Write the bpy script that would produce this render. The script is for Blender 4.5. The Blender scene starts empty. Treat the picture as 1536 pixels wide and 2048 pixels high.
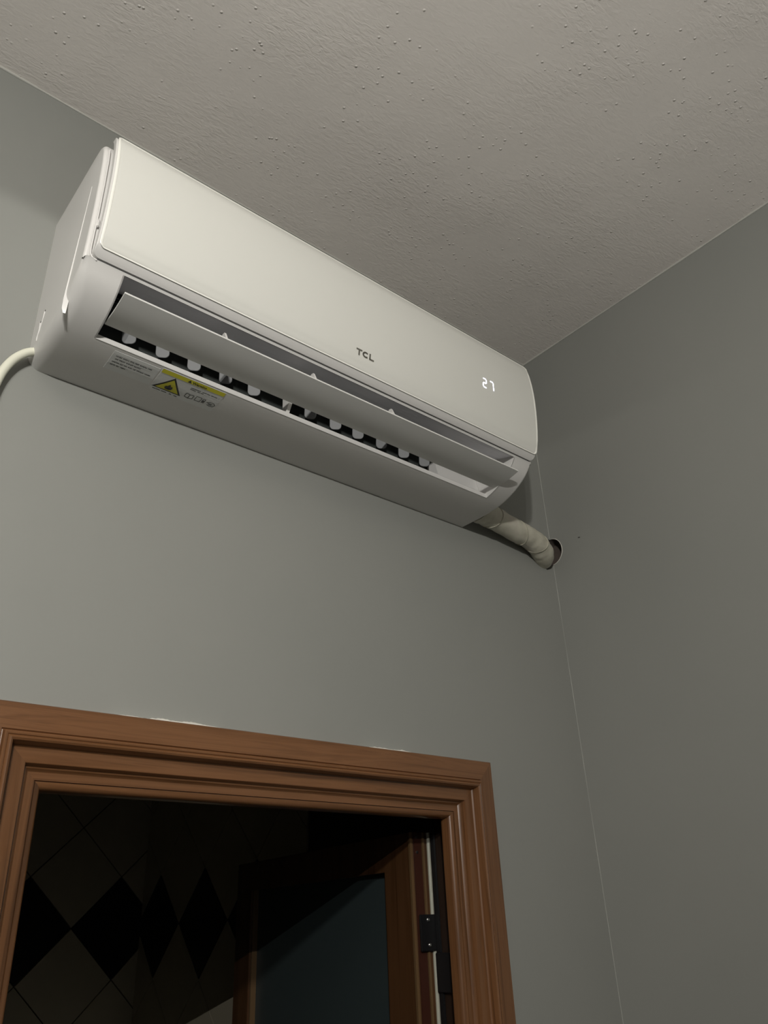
import bpy, bmesh, math, random
from mathutils import Vector, Matrix, noise
random.seed(7)
PI = math.pi
sc = bpy.context.scene
COL = sc.collection

# ------------------------------------------------------------------ camera
H = 3.1374                                  # ceiling height
cam_d = bpy.data.cameras.new('camera'); cam = bpy.data.objects.new('camera', cam_d); COL.objects.link(cam)
sc.camera = cam
cam_d.sensor_fit = 'VERTICAL'; cam_d.sensor_height = 36.0
cam_d.lens = 1582.507 * 36.0 / 2048.0
cam_d.clip_start = 0.01
CR = Matrix(((0.7672767, -0.64010442, -0.03940554),
             (0.27243523, 0.3809532, -0.8835461),
             (0.58057343, 0.66718888, 0.46668351)))
rx, ry, rz = CR[0], -CR[1], -CR[2]
M4 = Matrix(((rx[0], ry[0], rz[0], -1.3732), (rx[1], ry[1], rz[1], -1.0),
             (rx[2], ry[2], rz[2], 1.85), (0, 0, 0, 1)))
cam.matrix_world = M4

# ------------------------------------------------------------------ world, exposure, lights
w = bpy.data.worlds.new('world'); sc.world = w; w.use_nodes = True
w.node_tree.nodes['Background'].inputs[0].default_value = (0.02, 0.022, 0.025, 1)
w.node_tree.nodes['Background'].inputs[1].default_value = 0.3
sc.view_settings.view_transform = 'Standard'
sc.view_settings.look = 'None'
sc.view_settings.gamma = 1.0
sc.view_settings.use_curve_mapping = False
sc.view_settings.exposure = 0.0

LAMP = (-1.85, -1.65, 2.62)
def point(name, loc, power, col, rad):
    d = bpy.data.lights.new(name, 'POINT'); d.energy = power; d.color = col; d.shadow_soft_size = rad
    o = bpy.data.objects.new(name, d); COL.objects.link(o); o.location = loc
    return o
point('bulb_light', LAMP, 60, (1.0, 0.972, 0.915), 0.03)
_bd = bpy.data.lights.new('wall_spot_light', 'SPOT'); _bd.energy = 70; _bd.color = (1.0, 0.972, 0.915)  # added spot that brightens the left part of the back wall
_bd.spot_size = math.radians(98); _bd.spot_blend = 1.0; _bd.shadow_soft_size = 0.002
_bo = bpy.data.objects.new('wall_spot_light', _bd); COL.objects.link(_bo); _bo.location = (-2.35, -2.300, 2.660)
_bo.rotation_euler = Vector((0.14, 1.0, -0.12)).to_track_quat('-Z', 'Y').to_euler()

_sd = bpy.data.lights.new('ceiling_fill_light', 'SPOT'); _sd.energy = 16; _sd.color = (1.0, 0.972, 0.915)  # added fill that brightens the ceiling from below
_sd.spot_size = math.radians(112); _sd.spot_blend = 0.6; _sd.shadow_soft_size = 0.08
_so = bpy.data.objects.new('ceiling_fill_light', _sd); COL.objects.link(_so); _so.location = (-0.80, -2.20, 1.02); _so.rotation_euler = (PI, 0, 0)

# ------------------------------------------------------------------ materials
def mat(name, col, rough=0.5, spec=0.5, metal=0.0, emit=None, estr=0.0, coat=0.0, trans=0.0):
    m = bpy.data.materials.new(name); m.use_nodes = True
    b = m.node_tree.nodes['Principled BSDF']
    b.inputs['Base Color'].default_value = (*col, 1)
    b.inputs['Roughness'].default_value = rough
    b.inputs['Specular IOR Level'].default_value = spec
    b.inputs['Metallic'].default_value = metal
    b.inputs['Coat Weight'].default_value = coat
    b.inputs['Coat Roughness'].default_value = 0.12
    b.inputs['Transmission Weight'].default_value = trans
    if emit:
        b.inputs['Emission Color'].default_value = (*emit, 1); b.inputs['Emission Strength'].default_value = estr
    return m
def N(m, t, **k):
    n = m.node_tree.nodes.new(t)
    for a, v in k.items(): setattr(n, a, v)
    return n
def L(m, a, b): m.node_tree.links.new(a, b)
def coords(m, scale=(1, 1, 1), rot=(0, 0, 0)):
    t = N(m, 'ShaderNodeTexCoord'); mp = N(m, 'ShaderNodeMapping')
    mp.inputs['Scale'].default_value = scale; mp.inputs['Rotation'].default_value = rot
    L(m, t.outputs['Object'], mp.inputs['Vector']); return mp.outputs['Vector']
def noise_n(m, vec, scale, detail=3, rough=0.5, dist=0.0):
    n = N(m, 'ShaderNodeTexNoise'); n.inputs['Scale'].default_value = scale
    n.inputs['Detail'].default_value = detail; n.inputs['Roughness'].default_value = rough
    n.inputs['Distortion'].default_value = dist
    L(m, vec, n.inputs['Vector']); return n.outputs['Fac']
def ramp(m, fac, stops):
    r = N(m, 'ShaderNodeValToRGB'); e = r.color_ramp.elements
    while len(e) < len(stops): e.new(0.5)
    for i, (p, c) in enumerate(stops):
        e[i].position = p; e[i].color = (*c, 1) if len(c) == 3 else c
    L(m, fac, r.inputs['Fac']); return r.outputs['Color']
def bump(m, h, strength, dist, prev=None):
    b = N(m, 'ShaderNodeBump'); b.inputs['Strength'].default_value = strength; b.inputs['Distance'].default_value = dist
    L(m, h, b.inputs['Height'])
    if prev is not None: L(m, prev, b.inputs['Normal'])
    return b.outputs['Normal']
def bsdf(m): return m.node_tree.nodes['Principled BSDF']

def wall_material():
    m = mat('grey_wall_paint', (0.30, 0.31, 0.30), 0.45, 0.35)
    v = coords(m)
    c = ramp(m, noise_n(m, v, 1.7, 3), [(0.3, (0.262, 0.268, 0.250)), (0.7, (0.285, 0.288, 0.268))])
    L(m, c, bsdf(m).inputs['Base Color'])
    n1 = bump(m, noise_n(m, v, 26, 3), 0.10, 0.004)
    n2 = bump(m, noise_n(m, v, 4, 2), 0.10, 0.02, n1)
    L(m, n2, bsdf(m).inputs['Normal'])
    return m
def ceiling_material():
    m = mat('white_ceiling_plaster', (0.6, 0.58, 0.55), 0.75, 0.25)
    v = coords(m)
    c = ramp(m, noise_n(m, v, 2.2, 4), [(0.3, (0.83, 0.790, 0.750)), (0.7, (0.86, 0.820, 0.778))])
    L(m, c, bsdf(m).inputs['Base Color'])
    # trowel / roller relief: stretched streaks, patches of stipple, and a few raised specks
    vs = coords(m, (75, 170, 75), (0, 0, 0.30))
    st = noise_n(m, vs, 1.0, 4, 0.6, 0.6)
    patch = ramp(m, noise_n(m, v, 6.0, 4), [(0.38, (0.22,) * 3), (0.66, (1,) * 3)])
    mul = N(m, 'ShaderNodeMath', operation='MULTIPLY'); L(m, st, mul.inputs[0]); L(m, patch, mul.inputs[1])
    vo = N(m, 'ShaderNodeTexVoronoi'); vo.inputs['Scale'].default_value = 62; L(m, v, vo.inputs['Vector'])
    sp = ramp(m, vo.outputs['Distance'], [(0.0, (1,) * 3), (0.17, (0,) * 3)])
    gate = ramp(m, noise_n(m, v, 9.0, 2), [(0.46, (0,) * 3), (0.56, (1,) * 3)])
    mul2 = N(m, 'ShaderNodeMath', operation='MULTIPLY'); L(m, sp, mul2.inputs[0]); L(m, gate, mul2.inputs[1])
    n1 = bump(m, mul.outputs[0], 0.75, 0.0022)
    n2 = bump(m, mul2.outputs[0], 0.9, 0.0026, n1)
    n3 = bump(m, noise_n(m, v, 3.0, 2), 0.15, 0.02, n2)
    L(m, n3, bsdf(m).inputs['Normal'])
    return m
def wood_material(name, axis, k=1.0):
    m = mat(name, (0.2, 0.09, 0.04), 0.30, 0.5, coat=0.3)
    sc_ = [60, 60, 60]; sc_[axis] = 2.2
    v = coords(m, tuple(sc_))
    n = noise_n(m, v, 1.0, 5, 0.62, 1.2)
    c = ramp(m, n, [(p, tuple(q * k for q in cc)) for p, cc in ((0.30, (0.085, 0.036, 0.013)), (0.43, (0.152, 0.067, 0.026)), (0.57, (0.195, 0.089, 0.037)), (0.72, (0.118, 0.051, 0.019)))])
    v2 = coords(m, tuple(3.0 if i != axis else 0.9 for i in range(3)))
    c2 = ramp(m, noise_n(m, v2, 1.0, 3), [(0.3, (0.82, 0.82, 0.82)), (0.7, (1.1, 1.08, 1.06))])
    mx = N(m, 'ShaderNodeMixRGB', blend_type='MULTIPLY'); mx.inputs[0].default_value = 1
    L(m, c, mx.inputs[1]); L(m, c2, mx.inputs[2]); L(m, mx.outputs[0], bsdf(m).inputs['Base Color'])
    L(m, bump(m, n, 0.08, 0.001), bsdf(m).inputs['Normal'])
    return m
def tape_material():
    m = mat('pipe_wrap_tape', (0.5, 0.5, 0.42), 0.38, 0.5)
    v = coords(m)
    c = ramp(m, noise_n(m, v, 26, 3), [(0.3, (0.46, 0.44, 0.36)), (0.55, (0.56, 0.54, 0.45)), (0.75, (0.53, 0.48, 0.42))])
    L(m, c, bsdf(m).inputs['Base Color'])
    L(m, bump(m, noise_n(m, v, 60, 3), 0.35, 0.003), bsdf(m).inputs['Normal'])
    return m
M = {}
M['wall'] = wall_material()
M['ceiling'] = ceiling_material()
M['caulk'] = mat('painted_joint_filler', (0.50, 0.50, 0.46), 0.6)
M['plaster'] = mat('bare_white_plaster', (0.72, 0.70, 0.64), 0.8)
M['wood_x'] = wood_material('brown_wood_grain_across', 0)
M['wood_z'] = wood_material('brown_wood_grain_upright', 2, 0.88)
M['floor'] = mat('floor_tiles', (0.05, 0.045, 0.04), 0.5)
M['low_bounce_wall'] = mat('darkened_wall_paint', (0.13, 0.13, 0.125), 0.6)  # unseen walls, darkened to cut bounced light
M['white'] = mat('white_plastic', (0.70, 0.69, 0.67), 0.35, 0.5)
M['panel'] = mat('glossy_white_panel', (0.71, 0.71, 0.665), 0.30, 0.5, coat=0.3)
M['vane'] = mat('vane_plastic', (0.66, 0.66, 0.64), 0.40, 0.4)
M['duct'] = mat('duct_grey_plastic', (0.90, 0.90, 0.96), 0.40, 0.5)
M['black'] = mat('dark_inside', (0.040, 0.046, 0.044), 0.6)
M['seam'] = mat('seam_shadow_gap', (0.05, 0.05, 0.05), 0.7)
M['louver'] = mat('translucent_grey_plastic', (0.20, 0.205, 0.21), 0.5, 0.35)
M['sticker'] = mat('pale_grey_sticker', (0.72, 0.73, 0.72), 0.4)
M['ink'] = mat('dark_print', (0.03, 0.03, 0.03), 0.5)
M['greyink'] = mat('grey_print', (0.055, 0.055, 0.05), 0.5)
M['logo'] = mat('grey_logo_print', (0.125, 0.12, 0.10), 0.5)
M['yellow'] = mat('yellow_print', (0.62, 0.58, 0.03), 0.45)
M['led'] = mat('lit_digit', (0.9, 0.9, 1.0), 0.4, emit=(0.80, 0.80, 1.0), estr=1.9)
M['tape'] = tape_material()
M['cord'] = mat('cream_cord', (0.74, 0.74, 0.62), 0.45)
M['rubble'] = mat('broken_wall_core', (0.24, 0.19, 0.165), 0.9)
M['hinge'] = mat('black_metal', (0.010, 0.010, 0.011), 0.35, 0.5)
M['screw'] = mat('steel', (0.5, 0.5, 0.48), 0.3, metal=1.0)
M['shaded_wood'] = wood_material('shaded_door_wood', 2, 0.5)  # frame wood with the shade on the open leaf put into its colour
M['rim'] = mat('panel_edge_highlight', (0.90, 0.90, 0.84), 0.25, 0.6)  # lighter than the panel to paint in its bright edge
M['corner'] = mat('corner_filler', (0.35, 0.355, 0.33), 0.5)
M['red_edge'] = mat('red_brown_edge', (0.042, 0.011, 0.005), 0.5)
M['jamb'] = mat('dark_jamb_brown', (0.022, 0.011, 0.006), 0.5)
M['strip'] = mat('pale_rubber_strip', (0.42, 0.42, 0.35), 0.35)
M['tan'] = mat('tan_bead_and_highlight', (0.13, 0.078, 0.036), 0.35)
M['glass'] = mat('frosted_dark_glass', (0.035, 0.048, 0.050), 0.35, 0.5)
M['tile_light'] = mat('beige_glazed_tile', (0.56, 0.51, 0.39), 0.35, 0.5)
M['tile_dark'] = mat('black_glazed_tile', (0.010, 0.008, 0.008), 0.35, 0.4)
M['grout'] = mat('dark_grout', (0.07, 0.06, 0.05), 0.9)
M['lamp_metal'] = mat('lamp_metal', (0.55, 0.55, 0.55), 0.4, metal=0.6)
_r = N(M['rubble'], 'ShaderNodeTexNoise'); _r.inputs['Scale'].default_value = 90
L(M['rubble'], bump(M['rubble'], _r.outputs['Fac'], 1.0, 0.006), bsdf(M['rubble']).inputs['Normal'])
# wisps of a shallow moulded relief in the duct roof
_v = coords(M['duct'], (5, 60, 60))
L(M['duct'], bump(M['duct'], noise_n(M['duct'], _v, 1.0, 3, 0.5, 0.8), 0.35, 0.006), bsdf(M['duct']).inputs['Normal'])

# ------------------------------------------------------------------ helpers
def tag(o, label=None, cat=None, group=None, kind=None):
    if label: o['label'] = label
    if cat: o['category'] = cat
    if group: o['group'] = group
    if kind: o['kind'] = kind
    return o
def thing(name, loc=(0, 0, 0)):
    o = bpy.data.objects.new(name, None); COL.objects.link(o); o.location = loc; o.empty_display_size = 0.05
    return o
def obj(name, bm, m, parent=None, smooth=None, loc=None):
    bmesh.ops.recalc_face_normals(bm, faces=bm.faces)
    me = bpy.data.meshes.new(name); bm.to_mesh(me); bm.free()
    ms = m if isinstance(m, (list, tuple)) else [m]
    for x in ms: me.materials.append(x)
    if smooth is not None:
        me.shade_smooth() if hasattr(me, 'shade_smooth') else None
        try: me.set_sharp_from_angle(angle=math.radians(smooth))
        except Exception: pass
    o = bpy.data.objects.new(name, me); COL.objects.link(o)
    if parent is not None:
        o.parent = parent
        # geometry is written in world coordinates: undo the parent's place
        p = parent; off = Vector((0, 0, 0))
        while p is not None: off += p.location; p = p.parent
        o.location = -off
    if loc: o.location = Vector(loc)
    return o
def box(bm, a, b, mi=0):
    x0, y0, z0 = a; x1, y1, z1 = b
    v = [bm.verts.new(p) for p in ((x0, y0, z0), (x1, y0, z0), (x1, y1, z0), (x0, y1, z0), (x0, y0, z1), (x1, y0, z1), (x1, y1, z1), (x0, y1, z1))]
    for f in ((0, 3, 2, 1), (4, 5, 6, 7), (0, 1, 5, 4), (1, 2, 6, 5), (2, 3, 7, 6), (3, 0, 4, 7)):
        fc = bm.faces.new([v[i] for i in f]); fc.material_index = mi
    return v
def boxobj(name, a, b, m, parent=None, bev=0.0):
    bm = bmesh.new(); box(bm, a, b)
    if bev: bmesh.ops.bevel(bm, geom=list(bm.edges), offset=bev, segments=2, affect='EDGES')
    return obj(name, bm, m, parent, 40 if bev else None)
def extrude_poly(bm, pts, d):
    """pts: ordered 3D outline; d: extrusion vector. Solid."""
    d = Vector(d)
    a = [bm.verts.new(p) for p in pts]; b = [bm.verts.new(Vector(p) + d) for p in pts]
    bm.faces.new(a); bm.faces.new(b[::-1])
    n = len(pts)
    for i in range(n): bm.faces.new((a[i], a[(i + 1) % n], b[(i + 1) % n], b[i]))
def tube(bm, pts, rad, seg=20, cap=True, wob=0.0):
    pts = [Vector(p) for p in pts]; rings = []
    up = Vector((0.13, 0.2, 1)).normalized()
    for i, p in enumerate(pts):
        t = (pts[min(i + 1, len(pts) - 1)] - pts[max(i - 1, 0)]).normalized()
        a = t.cross(up).normalized(); b = a.cross(t)
        r = rad(i / (len(pts) - 1)) if callable(rad) else rad
        ring = []
        for k in range(seg):
            an = 2 * PI * k / seg
            rr = r * (1 + wob * noise.noise(Vector((p.x * 30, an * 1.3, i * 0.35))))
            ring.append(bm.verts.new(p + (a * math.cos(an) + b * math.sin(an)) * rr))
        rings.append(ring)
    for i in range(len(rings) - 1):
        for k in range(seg):
            bm.faces.new((rings[i][k], rings[i][(k + 1) % seg], rings[i + 1][(k + 1) % seg], rings[i + 1][k]))
    if cap: bm.faces.new(rings[0]); bm.faces.new(rings[-1][::-1])
def catmull(P, n=8):
    P = [Vector(p) for p in P]; Q = [P[0]] + P + [P[-1]]; out = []
    for i in range(1, len(Q) - 2):
        for k in range(n):
            t = k / n; a, b, c, d = Q[i - 1], Q[i], Q[i + 1], Q[i + 2]
            out.append(0.5 * ((2 * b) + (c - a) * t + (2 * a - 5 * b + 4 * c - d) * t * t + (3 * b - a - 3 * c + d) * t ** 3))
    out.append(P[-1]); return out
def sweep(bm, prof, stations, cap=True, closed=True, mi=0):
    """prof: list of (y,z); stations: list of (x, fn(y,z)->(y,z))."""
    rings = []
    for x, fn in stations:
        rings.append([bm.verts.new((x, *fn(*p))) for p in prof])
    n = len(prof); m = n if closed else n - 1
    for a, b in zip(rings, rings[1:]):
        for k in range(m):
            f = bm.faces.new((a[k], a[(k + 1) % n], b[(k + 1) % n], b[k])); f.material_index = mi
    if cap:
        bm.faces.new(rings[0]); bm.faces.new(rings[-1][::-1])
    return rings
def interp(tab, t):
    if t <= tab[0][0]: return tab[0][1]
    for (a, va), (b, vb) in zip(tab, tab[1:]):
        if t <= b: return va + (vb - va) * (t - a) / (b - a)
    return tab[-1][1]

# ------------------------------------------------------------------ the room shell
XW, YW = -3.3, -2.55
DX0, DX1, DZ = -1.095, -0.342, 2.056        # rough opening in the back wall
HC = 2.600                                  # hole centre height in the corner
def notch(n=14, ax=0.030, az=0.0315):
    return [(ax * math.sin(PI * i / n) * (1 + 0.06 * math.sin(i * 2.3)), HC + az * math.cos(PI * i / n)) for i in range(n + 1)]
# back wall, with the doorway and half of the ragged hole at its right end
bm = bmesh.new()
pts = [(XW, 0, 0), (DX0, 0, 0), (DX0, 0, DZ), (DX1, 0, DZ), (DX1, 0, 0), (0, 0, 0)]
BN = [(0, 2.6315), (.02, 2.630), (.04, 2.622), (.055, 2.608), (.062, 2.590), (.058, 2.570), (.045, 2.555), (.025, 2.550), (.009, 2.557), (0, 2.5675)]
pts += [(-a, 0, z) for a, z in reversed(BN)]
pts += [(0, 0, H), (XW, 0, H)]
extrude_poly(bm, pts, (0, 0.12, 0))
wall_back = tag(obj('wall_back', bm, M['wall']), 'grey painted wall above the brown door frame, air conditioner mounted on it', kind='structure')
bm = bmesh.new()
pts = [(0, YW, 0), (0, 0, 0)] + [(0, -a, z) for a, z in reversed(notch())] + [(0, 0, H), (0, YW, H)]
extrude_poly(bm, pts, (0.14, 0, 0))
pts = [(0, 0.12, 0), (0, 0, 0)] + [(0, a * 0.9, z) for a, z in reversed(notch())] + [(0, 0, H), (0, 0.12, H)]
extrude_poly(bm, pts, (0.14, 0, 0))
wall_right = tag(obj('wall_right', bm, M['wall']), 'darker grey painted side wall at the right of the corner', kind='structure')
tag(boxobj('wall_left', (XW - 0.1, YW, 0), (XW, 0.12, H), M['low_bounce_wall']), kind='structure')
tag(boxobj('wall_front', (XW, YW - 0.1, 0), (0.0, YW, H), M['low_bounce_wall']), kind='structure')
tag(boxobj('floor', (XW - 0.1, YW - 0.1, -0.1), (0.2, 1.9, 0), M['floor']), 'floor of the room', kind='structure')
# ceiling: fine grid with slight unevenness
bm = bmesh.new()
tag(boxobj('ceiling', (XW - 0.1, YW - 0.1, H), (0.14, 0.12, H + 0.1), M['ceiling']), 'off-white plastered ceiling with rough trowel marks', kind='structure')
bm.free()

# uneven painted filler along the ceiling joints and the wall corner
def joint(name, p0, p1, n, r, off, label, m=M['caulk']):
    bm = bmesh.new(); p0, p1 = Vector(p0), Vector(p1); rings = []
    t = (p1 - p0).normalized()
    a = t.orthogonal().normalized(); b = t.cross(a)
    for i in range(n + 1):
        p = p0.lerp(p1, i / n)
        rr = r * (0.9 + 0.75 * noise.noise(p * 9.0) + 0.35 * noise.noise(p * 41.0))
        c = p + Vector(off) * (1 + 0.6 * noise.noise(p * 6 + Vector((3, 1, 7))))
        rings.append([bm.verts.new(c + (a * math.cos(q * PI / 4) + b * math.sin(q * PI / 4)) * max(rr, r * 0.25)) for q in range(8)])
    for u, v in zip(rings, rings[1:]):
        for k in range(8): bm.faces.new((u[k], u[(k + 1) % 8], v[(k + 1) % 8], v[k]))
    bm.faces.new(rings[0]); bm.faces.new(rings[-1][::-1])
    return tag(obj(name, bm, m, None, 60), label, kind='structure')
joint('trim_1', (XW, 0, H), (0, 0, H), 420, 0.0022, (0, -0.0005, -0.0005), 'thin uneven filler line where back wall meets ceiling')
joint('trim_2', (0, YW, H), (0, 0, H), 420, 0.0024, (-0.0005, 0, -0.0005), 'thin uneven filler line where right wall meets ceiling')
joint('trim_3', (0, 0, HC - 0.034), (0, 0, 0), 260, 0.0007, (-0.0002, -0.0002, 0), 'faint filler line down the wall corner', M['corner'])
joint('trim_4', (0, 0, H), (0, 0, HC + 0.034), 60, 0.0011, (-0.0002, -0.0002, 0), 'faint filler line in the corner above the pipe hole', M['corner'])

# hole: broken masonry lining and its chipped rim (pieces of the right wall)
bm = bmesh.new(); rings = []
for j in range(6):
    d = 0.002 + j * 0.0045
    rr = 1.0 - 0.03 * j
    rings.append([bm.verts.new((d + 0.003 * noise.noise(Vector((q, j, 0))), math.cos(2 * PI * q / 28) * 0.0295 * rr * (1 + 0.05 * noise.noise(Vector((q * .9, j, 3)))) - 0.0, HC + math.sin(2 * PI * q / 28) * 0.0312 * rr * (1 + 0.05 * noise.noise(Vector((q * .9, j, 9)))))) for q in range(28)])
for u, v in zip(rings, rings[1:]):
    for k in range(28): bm.faces.new((u[k], u[(k + 1) % 28], v[(k + 1) % 28], v[k]))
bm.faces.new(rings[-1])
obj('hole_lining', bm, M['rubble'], wall_right, 60)
bm = bmesh.new(); N_ = 26; prev = None
for i in range(N_ + 1):
    t = PI * (0.02 + 0.97 * i / N_)
    wv = 0.0016 * (0.6 + 0.9 * abs(noise.noise(Vector((i * .7, 2, 5))))) * (0.35 + 0.9 * math.sin(t * 0.9))
    q = []
    for (rr, dx) in ((1.0, 0.0004), (1.0, -0.0006), (1.0 + wv / 0.03, -0.0006), (1.0 + wv / 0.03, 0.0004)):
        q.append(bm.verts.new((dx, -0.0298 * rr * math.sin(t), HC + 0.0315 * rr * math.cos(t))))
    if prev:
        for k in range(4): bm.faces.new((prev[k], prev[(k + 1) % 4], q[(k + 1) % 4], q[k]))
    prev = q
obj('chipped_rim', bm, M['plaster'], wall_right, 40)
# small dark scuff on the right wall
bm = bmesh.new(); c = bm.verts.new((-0.0004, -0.0797, 2.606)); q = []
for i in range(12):
    a = 2 * PI * i / 12; r = 1 + 0.35 * noise.noise(Vector((i, 4, 4)))
    q.append(bm.verts.new((-0.0003, -0.0797 + 0.0034 * r * math.cos(a), 2.606 + 0.0016 * r * math.sin(a) + 0.0006 * math.cos(a))))
for i in range(12): bm.faces.new((c, q[i], q[(i + 1) % 12]))
obj('scuff_mark', bm, M['greyink'], wall_right)
# bare plaster showing along the top edge of the door frame
def chip_strip(x0, x1, zb, hmax, n, seed):
    bm = bmesh.new(); prev = None
    for i in range(n + 1):
        t = i / n; x = x0 + (x1 - x0) * t
        h = hmax * (min(1, math.sin(PI * t) * 1.6) * max(0.0, 0.55 + 0.55 * noise.noise(Vector((x * 26, seed, 1))) + 0.22 * noise.noise(Vector((x * 190, seed, 4)))) - 0.06)
        q = [bm.verts.new(p) for p in ((x, 0.002, zb - 0.004), (x, -0.0120, zb - 0.004), (x, -0.0110, zb + h * 0.4), (x, -0.006, zb + h), (x, 0.002, zb + h))]
        if prev:
            for k in range(5): bm.faces.new((prev[k], prev[(k + 1) % 5], q[(k + 1) % 5], q[k]))
        prev = q
    obj('plaster_edge', bm, M['plaster'], wall_back, 30)
chip_strip(-0.985, -0.822, 2.1057, 0.0070, 110, 1.0)
chip_strip(-0.572, -0.470, 2.1057, 0.0060, 70, 5.0)

# ------------------------------------------------------------------ room behind the doorway
BY, BX, BH = 1.67, -0.148, 2.75
tag(boxobj('wall_far', (-2.2, BY, 0), (BX + 0.1, BY + 0.1, BH), M['grout']), 'tiled wall of the dark room facing the doorway', kind='structure')
tag(boxobj('wall_side', (BX, 0.12, 0), (BX + 0.1, BY, BH), M['grout']), 'tiled side wall of the dark room behind the open door', kind='structure')
tag(boxobj('wall_inner', (-2.3, 0.12, 0), (-2.2, BY + 0.1, BH), M['tile_light']), kind='structure')
tag(boxobj('ceiling_inner', (-2.3, 0.12, BH), (BX + 0.1, BY + 0.1, BH + 0.1), M['tile_light']), 'ceiling of the dark room', kind='structure')
far, side = bpy.data.objects['wall_far'], bpy.data.objects['wall_side']
def clip(poly, axis, val, keep_less):
    out = []
    for i in range(len(poly)):
        a, b = poly[i], poly[(i + 1) % len(poly)]
        ia = (a[axis] <= val) if keep_less else (a[axis] >= val)
        ib = (b[axis] <= val) if keep_less else (b[axis] >= val)
        if ia: out.append(a)
        if ia != ib:
            t = (val - a[axis]) / (b[axis] - a[axis]); out.append((a[0] + (b[0] - a[0]) * t, a[1] + (b[1] - a[1]) * t))
    return out
HD = 0.1415; ZR = 1.8905
def tiles(wall, c0, lo, hi, place, nrm):
    g = HD - 0.0022
    for row in range(-6, 6):
        zc = ZR + row * HD
        for k in range(-6, 8):
            uc = c0 + (k + (0.5 if row % 2 else 0)) * 2 * HD
            if uc + HD < lo or uc - HD > hi: continue
            poly = [(uc - g, zc), (uc, zc - g), (uc + g, zc), (uc, zc + g)]
            poly = clip(clip(poly, 0, hi - 0.001, True), 0, lo, False)
            if len(poly) < 3: continue
            area = abs(sum(poly[i][0] * poly[(i + 1) % len(poly)][1] - poly[(i + 1) % len(poly)][0] * poly[i][1] for i in range(len(poly)))) / 2
            if area < 0.0002: continue
            bm = bmesh.new(); extrude_poly(bm, [place(u, z) for u, z in poly], nrm)
            obj('tile', bm, M['tile_dark'] if row == 0 else M['tile_light'], wall)
tiles(far, -0.232, -1.35, BX, lambda u, z: (u, BY, z), (0, -0.006, 0))
tiles(side, 1.5475, 0.75, BY - 0.006, lambda u, z: (BX, u, z), (-0.006, 0, 0))

# ------------------------------------------------------------------ door: frame, leaf, hinges
door = tag(thing('door_1', (-0.72, 0, 0)), 'brown wooden doorway with moulded frame and open glazed door leaf', kind='structure')
OXL, OXR, OZT = -1.1465, -0.2915, 2.1053
PROF = [(0, 0.004), (0, -0.0135), (0.0012, -0.0150), (0.0318, -0.0170), (0.0330, -0.0150), (0.0340, -0.0155), (0.0350, -0.0212),
        (0.0366, -0.0228), (0.0384, -0.0224), (0.0392, -0.0212), (0.0400, -0.0226), (0.0425, -0.0240), (0.0448, -0.0225), (0.0460, -0.0195), (0.0478, -0.0105),
        (0.0500, -0.0088), (0.0655, -0.0095), (0.0668, -0.0088), (0.0680, -0.0060), (0.0692, -0.0012), (0.0712, -0.0004), (0.0726, 0.0016), (0.0745, 0.0030),
        (0.0835, 0.0030), (0.0838, 0.0055), (0.0848, 0.0055), (0.0851, 0.0034), (0.0885, 0.0040), (0.0915, 0.0062), (0.0935, 0.0105), (0.0948, 0.0170),
        (0.0948, 0.0235), (0.0550, 0.0235), (0.0550, 0.1200), (0.0450, 0.1200), (0.0450, 0.004)]
def casing(name, kind, m, label=None):
    bm = bmesh.new()
    if kind == 'head':
        A = [bm.verts.new((OXL + w, y, OZT - w)) for w, y in PROF]; B = [bm.verts.new((OXR - w, y, OZT - w)) for w, y in PROF]
    elif kind == 'left':
        A = [bm.verts.new((OXL + w, y, 0.0)) for w, y in PROF]; B = [bm.verts.new((OXL + w, y, OZT - w)) for w, y in PROF]
    else:
        A = [bm.verts.new((OXR - w, y, 0.0)) for w, y in PROF]; B = [bm.verts.new((OXR - w, y, OZT - w)) for w, y in PROF]
    n = len(PROF)
    for i in range(n): bm.faces.new((A[i], A[(i + 1) % n], B[(i + 1) % n], B[i]))
    bm.faces.new(A); bm.faces.new(B[::-1])
    return obj(name, bm, m, door, 32)
casing('frame_head', 'head', M['wood_x'])
casing('frame_side', 'left', M['wood_z'])
fr = casing('frame_side', 'right', M['wood_z'])
# slim bead, dark sheet and dark strip on the hinge-side jamb
boxobj('jamb_dark_sheet', (-0.3485, 0.0250, 0.0), (-0.3455, 0.1190, 2.049), M['jamb'], door)
boxobj('jamb_bead', (-0.3530, 0.0500, 0.0), (-0.3480, 0.0560, 2.045), M['tan'], door, 0.0015)
boxobj('jamb_dark_strip', (-0.3525, 0.0800, 0.0), (-0.3480, 0.0900, 2.045), M['hinge'], door, 0.0015)

# leaf: built in its own axes (u along the leaf, t through its thickness), swung into the dark room
TH = math.radians(95)
P0 = Vector((-0.390, 0.100, 0))
U = Vector((-math.cos(TH), math.sin(TH), 0)); T = Vector((math.sin(TH), math.cos(TH), 0))
def lp(u, t, z): return P0 + U * u + T * t + Vector((0, 0, z))
def lbox(bm, u0, u1, t0, t1, z0, z1):
    v = [bm.verts.new(lp(*p)) for p in ((u0, t0, z0), (u1, t0, z0), (u1, t1, z0), (u0, t1, z0), (u0, t0, z1), (u1, t0, z1), (u1, t1, z1), (u0, t1, z1))]
    for f in ((0, 3, 2, 1), (4, 5, 6, 7), (0, 1, 5, 4), (1, 2, 6, 5), (2, 3, 7, 6), (3, 0, 4, 7)): bm.faces.new([v[i] for i in f])
ZT = 1.998; LW = 0.675; S0, S1 = 0.080, 0.605; GT = 1.940
bm = bmesh.new(); lbox(bm, 0.0, S0, 0.0, 0.036, 0.01, ZT)
leaf = obj('door_leaf', bm, M['shaded_wood'], door)
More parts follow.
